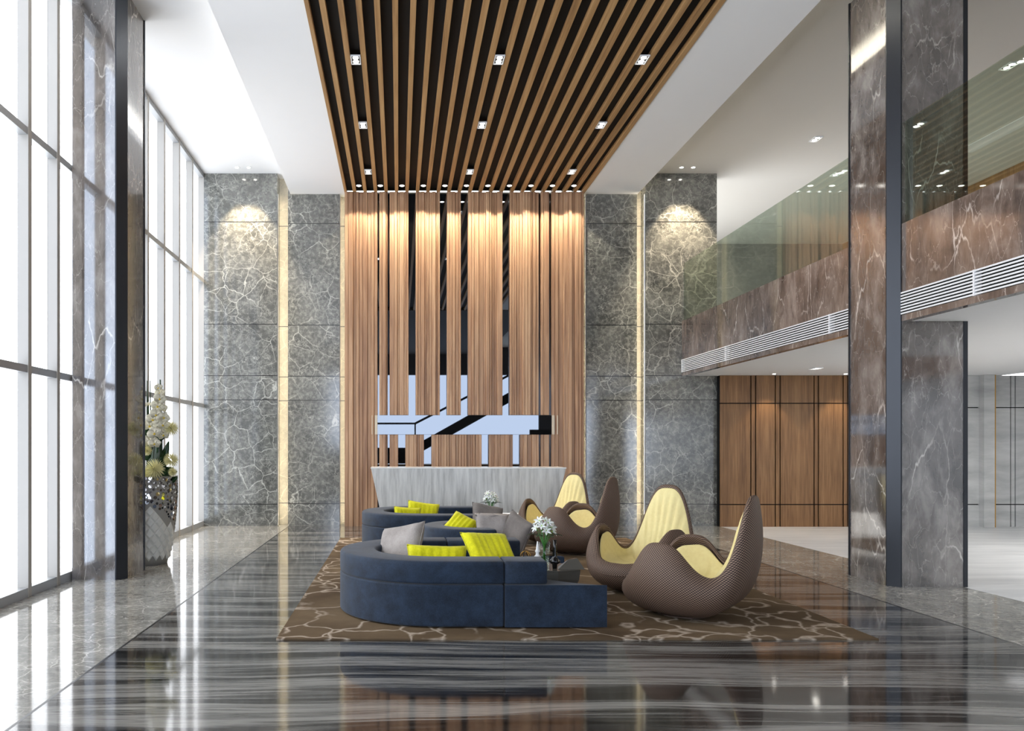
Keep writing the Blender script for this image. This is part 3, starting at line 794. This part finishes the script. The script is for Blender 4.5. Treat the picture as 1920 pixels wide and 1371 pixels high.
def coffee_set(x, y, near):
    far = '' 
    where = 'by the nearest sofa' if near else 'by the farthest sofa'
    tb = tag(empty('faceted_table', (x, y, RZ)), 'low smoky faceted side table %s' % where, 'side table', 'faceted side tables')
    top = [(-.30, -.22), (.02, -.30), (.26, -.18), (.30, .12), (.08, .30), (-.24, .24)]
    bot = [(-.12, -.1), (.02, -.14), (.14, -.08), (.14, .06), (.04, .14), (-.1, .12)]
    MB().loft([[(a, b, 0) for a, b in bot], [(a*.95, b*.95, .28+.03*(i % 2)) for i, (a, b) in enumerate(top)], [(a, b, .375) for a, b in top]]).build('faceted_base', 'glass_dark', tb)
    MB().prism([(a*.97, b*.97) for a, b in top], .376, .388).build('glass_top', 'glass_dark', tb)
    zt = .3885+RZ
    # facet stone
    fo = MB(); fo.loft([[(-.13, -.09, 0), (.13, -.1, 0), (.12, .09, 0), (-.1, .08, 0)], [(-.02, -.02, .085), (.07, -.03, .1), (.06, .02, .1), (0, .02, .085)]])
    o = fo.build('faceted_ornament', 'glass_dark'); o.location = (x+.17, y-.10, zt); tag(o, 'smoky faceted ornament on the low table %s' % where, 'ornament')
    # lily vase
    rr = random.Random(5)
    vx, vy = x-.05, y+.06
    v = tag(empty('lily_vase', (vx, vy, zt)), 'clear glass vase of white lilies %s' % where, 'vase of flowers', 'lily vases')
    MB().lathe([(.001, 0), (.045, 0), (.05, .1), (.062, .24), (.059, .24), (.047, .1), (.042, .008), (.001, .008)], n=24).build('glass', 'glass_vase', v, smooth=True)
    st_ = MB(); lf = MB()
    for k in range(13):
        a = k*2.4; el = .25+.75*(k/12); rad = .082*math.sqrt(1-(el-.25)**2*.9)
        c = (rad*math.cos(a), rad*math.sin(a)*.8, .30+.15*el)
        d = (math.cos(a)*1.0, math.sin(a)*1.0-.35, .25+el*.8)
        pt = MB(); ht = MB(); lily(pt, ht, c, d, .066, rr)
        fo_ = pt.build('lily_flower', 'petal', v, smooth=True); ht.build('flower_heart', 'lily_heart', fo_, smooth=True)
        st_.tube([(.02*math.cos(a+2), .02*math.sin(a+2), .01), (.01*math.cos(a), .01*math.sin(a), .2), c], .0035, 5)
    for k in range(7):
        a = k*.95+.3; petal(lf, (.05*math.cos(a), .05*math.sin(a), .30), (math.cos(a), math.sin(a), .15), (0, 0, 1), .14, .04, .3)
    st_.build('stem', 'leaf_light', v, smooth=True); lf.build('leaf', 'leaf', v, smooth=True)
    if near:
        c1 = tag(MB().lathe([(.001, 0), (.06, 0), (.062, .012), (.05, .03), (.026, .05), (.018, .075), (.03, .09), (.016, .105), (.014, .12), (.022, .135), (.013, .15), (.008, .19), (.004, .215), (.001, .216)], n=20).build('candlestick', 'white_gloss', None, smooth=True), 'white turned candlestick beside the lily vase', 'candlestick')
        c1.location = (x-.14, y-.06, zt); c1.scale = (1.15, 1.15, 1.2)
        c2 = tag(MB().lathe([(.001, 0), (.022, 0), (.026, .04), (.05, .055), (.055, .075), (.03, .1), (.018, .12), (.024, .14), (.016, .17), (.02, .19), (.014, .215), (.02, .28), (.001, .282)], n=20).build('candlestick', 'black_gloss', None, smooth=True), 'black turned candlestick in front of the lily vase', 'candlestick')
        c2.location = (x+.02, y-.12, zt)
        for dx, dy in ((-.25, .0),):
            g_ = tag(empty('wire_sphere', (x+dx, y+dy, zt)), 'small gold and black open ring ornament left of the white candlestick', 'ornament')
            for k in range(3):
                rot = Matrix.Rotation(R(60*k), 3, 'Z')
                pts = [tuple(rot @ Vector((.05*math.cos(q*6.2832/20), 0, .105+.05*math.sin(q*6.2832/20)))) for q in range(21)]
                MB().tube(pts, .004, 5).build('ring', 'gold' if k % 2 == 0 else 'black_gloss', g_, smooth=True)
            MB().lathe([(.001, 0), (.025, 0), (.02, .01), (.006, .02), (.006, .055), (.001, .056)], n=12).build('stand', 'gold', g_, smooth=True)
coffee_set(1.52, 8.0, True)
coffee_set(1.52, 12.65, False)

# ------------------------------------------------------------------ tall mosaic planter behind the left column
pl = tag(empty('mosaic_planter', (-3.49, 11.0, .001)), 'tall tapering planter of mirror discs and quilted pearl panels by the windows', 'planter')
prof = [(.30, 0), (.335, .15), (.40, .45), (.43, .75), (.44, 1.0), (.435, 1.2)]
def pr_at(z):
    for (r0, z0), (r1, z1) in zip(prof, prof[1:]):
        if z <= z1: return r0+(r1-r0)*(z-z0)/(z1-z0)
    return prof[-1][0]
MB().lathe([(.001, 0)]+prof+[(.40, 1.2), (.38, 1.1), (.001, 1.1)], n=48).build('body', 'grout', pl, smooth=True)
def zsplit(a): return .85-.25*max(0, a+1.257)   # quilted below, discs above
dm = MB(); rr = random.Random(3); placed = []
tries = 0
while tries < 5200 and len(placed) < 620:
    tries += 1
    a = rr.uniform(-math.pi, .9); z = rr.uniform(.05, 1.18); rad = rr.choice([.014, .018, .024, .027])
    if z-rad < zsplit(a): continue
    rp = pr_at(z)
    if any(abs(z-q[1]) < rad+q[2]+.002 and math.hypot((a-q[0])*rp, z-q[1]) < rad+q[2]+.002 for q in placed): continue
    placed.append((a, z, rad))
    n_ = Vector((math.cos(a), math.sin(a), 0)); s = Vector((-math.sin(a), math.cos(a), 0)); c = n_*(rp+.001)+Vector((0, 0, z))
    r1 = [tuple(c+s*rad*math.cos(k*.5236)+Vector((0, 0, 1))*rad*math.sin(k*.5236)) for k in range(12)]
    r2 = [tuple(Vector(q)+n_*.004) for q in r1]
    dm.loft([r1, r2])
o = dm.build('mirror_discs', 'disc', pl); o['kind'] = 'stuff'
# quilted panel: shallow pyramids
qm = MB(); na, nz_ = 20, 7
for i in range(na):
    for j in range(-1, nz_*2):
        a0 = -math.pi+i*2*math.pi/na+(math.pi/na if j % 2 else 0); zc = .06+j*.075
        da = math.pi/na; dz = .075
        if zc-dz < .0 or zc+dz > zsplit(a0): continue
        if a0 > 1.2: continue
        pts = [(a0-da, zc), (a0, zc-dz), (a0+da, zc), (a0, zc+dz)]
        ring = [((pr_at(z)+.003)*math.cos(a), (pr_at(z)+.003)*math.sin(a), z) for a, z in pts]
        top = [((pr_at(zc)+.016)*math.cos(a0+(a-a0)*.6), (pr_at(zc)+.016)*math.sin(a0+(a-a0)*.6), zc+(z-zc)*.6) for a, z in pts]
        qm.loft([ring, top])
qm.build('quilted_panel', 'quilt', pl)
fl = tag(empty('orchid_arrangement', (-3.49, 11.0, 1.12)), 'tall arrangement of cream orchids and pale chrysanthemums in the mosaic planter', 'flower arrangement')
rr = random.Random(11)
lv = MB()
for k in range(10):
    lv_x = .02+.035*k-.1; a = rr.uniform(-.1, .1)
    h_ = rr.uniform(1.2, 1.43) if k < 8 else 1.0
    pts = [(lv_x, -.1+.02*(k % 3), 0), (lv_x+a*.2, -.1+.02*(k % 3), h_*.6), (lv_x+a*.3, -.1, h_)]
    lv.tube(pts, .014, 5, .006)
lv.tube([(.25, -.05, 0), (.235, -.05, .9), (.23, -.05, 1.40)], .022, 6, .010)
lv.build('reed', 'leaf', fl, smooth=True)
lv = MB()
for bx, bz, dx, dz, L_, w_ in ((.26, .08, .25, 1, .50, .12), (.22, .50, .18, 1, .45, .1), (.2, .1, .1, 1, .5, .16), (.15, .55, .5, .25, .26, .12), (.3, .72, .9, .1, .18, .09), (.1, .3, -.1, 1, .5, .2), (.3, .1, .8, .2, .2, .1), (.22, .1, .7, .3, .25, .12), (.4, -.0, .6, .5, .12, .08), (.1, .1, .4, .6, .4, .2)):
    petal(lv, (bx, -.12, bz), (dx, -.15, dz), (0, -1, .2), L_, w_, .15)
lv.build('leaf', 'leaf', fl, smooth=True)
st_ = MB(); op = MB(); ol = MB()
def orchid(c, s, tilt):
    c = Vector(c)
    for ang, ww, ll in ((12, 1.15, 1.0), (168, 1.15, 1.0), (90, .75, .95), (215, .6, .85), (325, .6, .85)):
        a = R(ang+tilt); d = Vector((math.cos(a), -.15, math.sin(a)))
        petal(op, tuple(c), d, (0, -1, 0), s*ll, s*ww, .12)
    ol.lathe([(.001, -.012*s/.1), (.018*s/.1, 0), (.001, .02*s/.1)], tuple(c+Vector((0, -.015, -.01))), 8)
s = 137.6
fl_px = [(297, 727, .6), (300, 737, .75), (300, 748, .9), (296, 762, 1), (304, 766, .8), (293, 778, .95), (287, 787, 1), (281, 799, 1.05), (308, 783, .85), (306, 797, .95), (301, 806, .8), (290, 813, 1), (281, 827, 1.1), (307, 816, .9), (290, 832, .9), (273, 760, .35), (279, 758, .35)]
prev = None
for k, (px, py, q) in enumerate(fl_px):
    Yf = 10.72+.03*math.sin(k*2.1)
    X = (px-VX)*Yf/F+3.49; Z = CH-(py-VY)*Yf/F-1.12
    orchid((X, Yf-11.0, Z), .105*q, rr.uniform(-25, 25))
st_.tube([(.15, -.15, 0), (.2, -.22, .5), (.17, -.24, .9), (.24, -.24, 1.3)], .006, 6)
st_.tube([(.18, -.15, 0), (.27, -.22, .4), (.28, -.24, .75), (.2, -.24, 1.1)], .006, 6)
st_.build('stem', 'stem', fl, smooth=True); op.build('orchid_petals', 'orchid', fl, smooth=True); ol.build('orchid_lips', 'orchid_lip', fl, smooth=True)
for px, py, rpx in ((290, 880, 20), (317, 863, 15), (317, 803, 15), (276, 845, 10), (283, 889, 14), (320, 886, 9)):
    Yf = 10.66; c = Vector(((px-VX)*Yf/F+3.49, Yf-11.0+(.0 if px < 300 else .1), CH-(py-VY)*Yf/F-1.12)); rad = rpx/s
    m = MB(); NN = 150
    for k in range(NN):
        z = 1-2*(k+.5)/NN; q = math.sqrt(1-z*z); a = k*2.39996
        d = Vector((q*math.cos(a), z, q*math.sin(a)))
        if d.y > .35: continue
        petal(m, tuple(c+d*rad*.2), d, d.orthogonal(), rad*.8, rad*.14, .1, 3)
    m.build('chrysanthemum', 'mum', fl, smooth=False)

# ------------------------------------------------------------------ daylight
w = bpy.data.worlds.new('world'); sc.world = w; w.use_nodes = True; nt = w.node_tree; bg = nt.nodes['Background']
tc = nt.nodes.new('ShaderNodeTexCoord'); sp = nt.nodes.new('ShaderNodeSeparateXYZ'); nt.links.new(tc.outputs['Generated'], sp.inputs[0])
mr = nt.nodes.new('ShaderNodeMapRange'); mr.inputs['From Min'].default_value = -.9; mr.inputs['From Max'].default_value = -.2
nt.links.new(sp.outputs['Y'], mr.inputs['Value'])
mx = nt.nodes.new('ShaderNodeMix'); mx.data_type = 'RGBA'; mx.inputs[6].default_value = (.76, .87, 1.06, 1); mx.inputs[7].default_value = (1.0, 1.01, 1.03, 1)
nt.links.new(mr.outputs[0], mx.inputs[0]); nt.links.new(mx.outputs[2], bg.inputs['Color']); bg.inputs['Strength'].default_value = 3.4
def portal(name, loc, rot, sx_, sy_):
    d = bpy.data.lights.new(name, 'AREA'); d.shape = 'RECTANGLE'; d.size = sx_; d.size_y = sy_; d.cycles.is_portal = True
    o = bpy.data.objects.new(name, d); col.objects.link(o); o.location = loc; o.rotation_euler = rot; return o
portal('window_portal', (XW-.2, (YR+YB)/2, ZH/2), (0, R(-90), 0), ZH, YB-YR)
portal('rear_portal', ((XW+XS)/2, YR-.3, 2.8), (R(90), 0, 0), XS-XW, 5.6)

# fill lights added to brighten the spaces under and above the gallery
def fill_light(name, label, x, y, z, sx_, sy_, e, colr):
    t_ = tag(empty('added_fill_light', (x, y, z)), label, 'ceiling light', 'added fill lights')
    MB().box(-sx_/2, sx_/2, -sy_/2, sy_/2, -.012, 0).build('fill_panel', 'white_metal', t_)
    kid_light(name, 'AREA', e, (0, 0, -.02), colr, t_, shape='RECTANGLE', size=sx_, size_y=sy_)
fill_light('aisle_fill', 'added fill light under the low ceiling behind the brown column', 10.6, 9.2, 3.03, .4, 5.4, 170, (1, .97, .92))
fill_light('gallery_fill', 'added fill light above the gallery', 10.6, 12.0, ZH-.001, .3, 6.0, 30, (1, .95, .88))

sc.view_settings.view_transform = 'Standard'; sc.view_settings.look = 'None'; sc.view_settings.exposure = 0.5; sc.view_settings.gamma = 1
sc.view_settings.use_curve_mapping = False
sc.cycles.max_bounces = 8; sc.cycles.diffuse_bounces = 4; sc.cycles.glossy_bounces = 5; sc.cycles.transparent_max_bounces = 12
sc.cycles.caustics_reflective = False; sc.cycles.caustics_refractive = False
sc.cycles.sample_clamp_indirect = 6
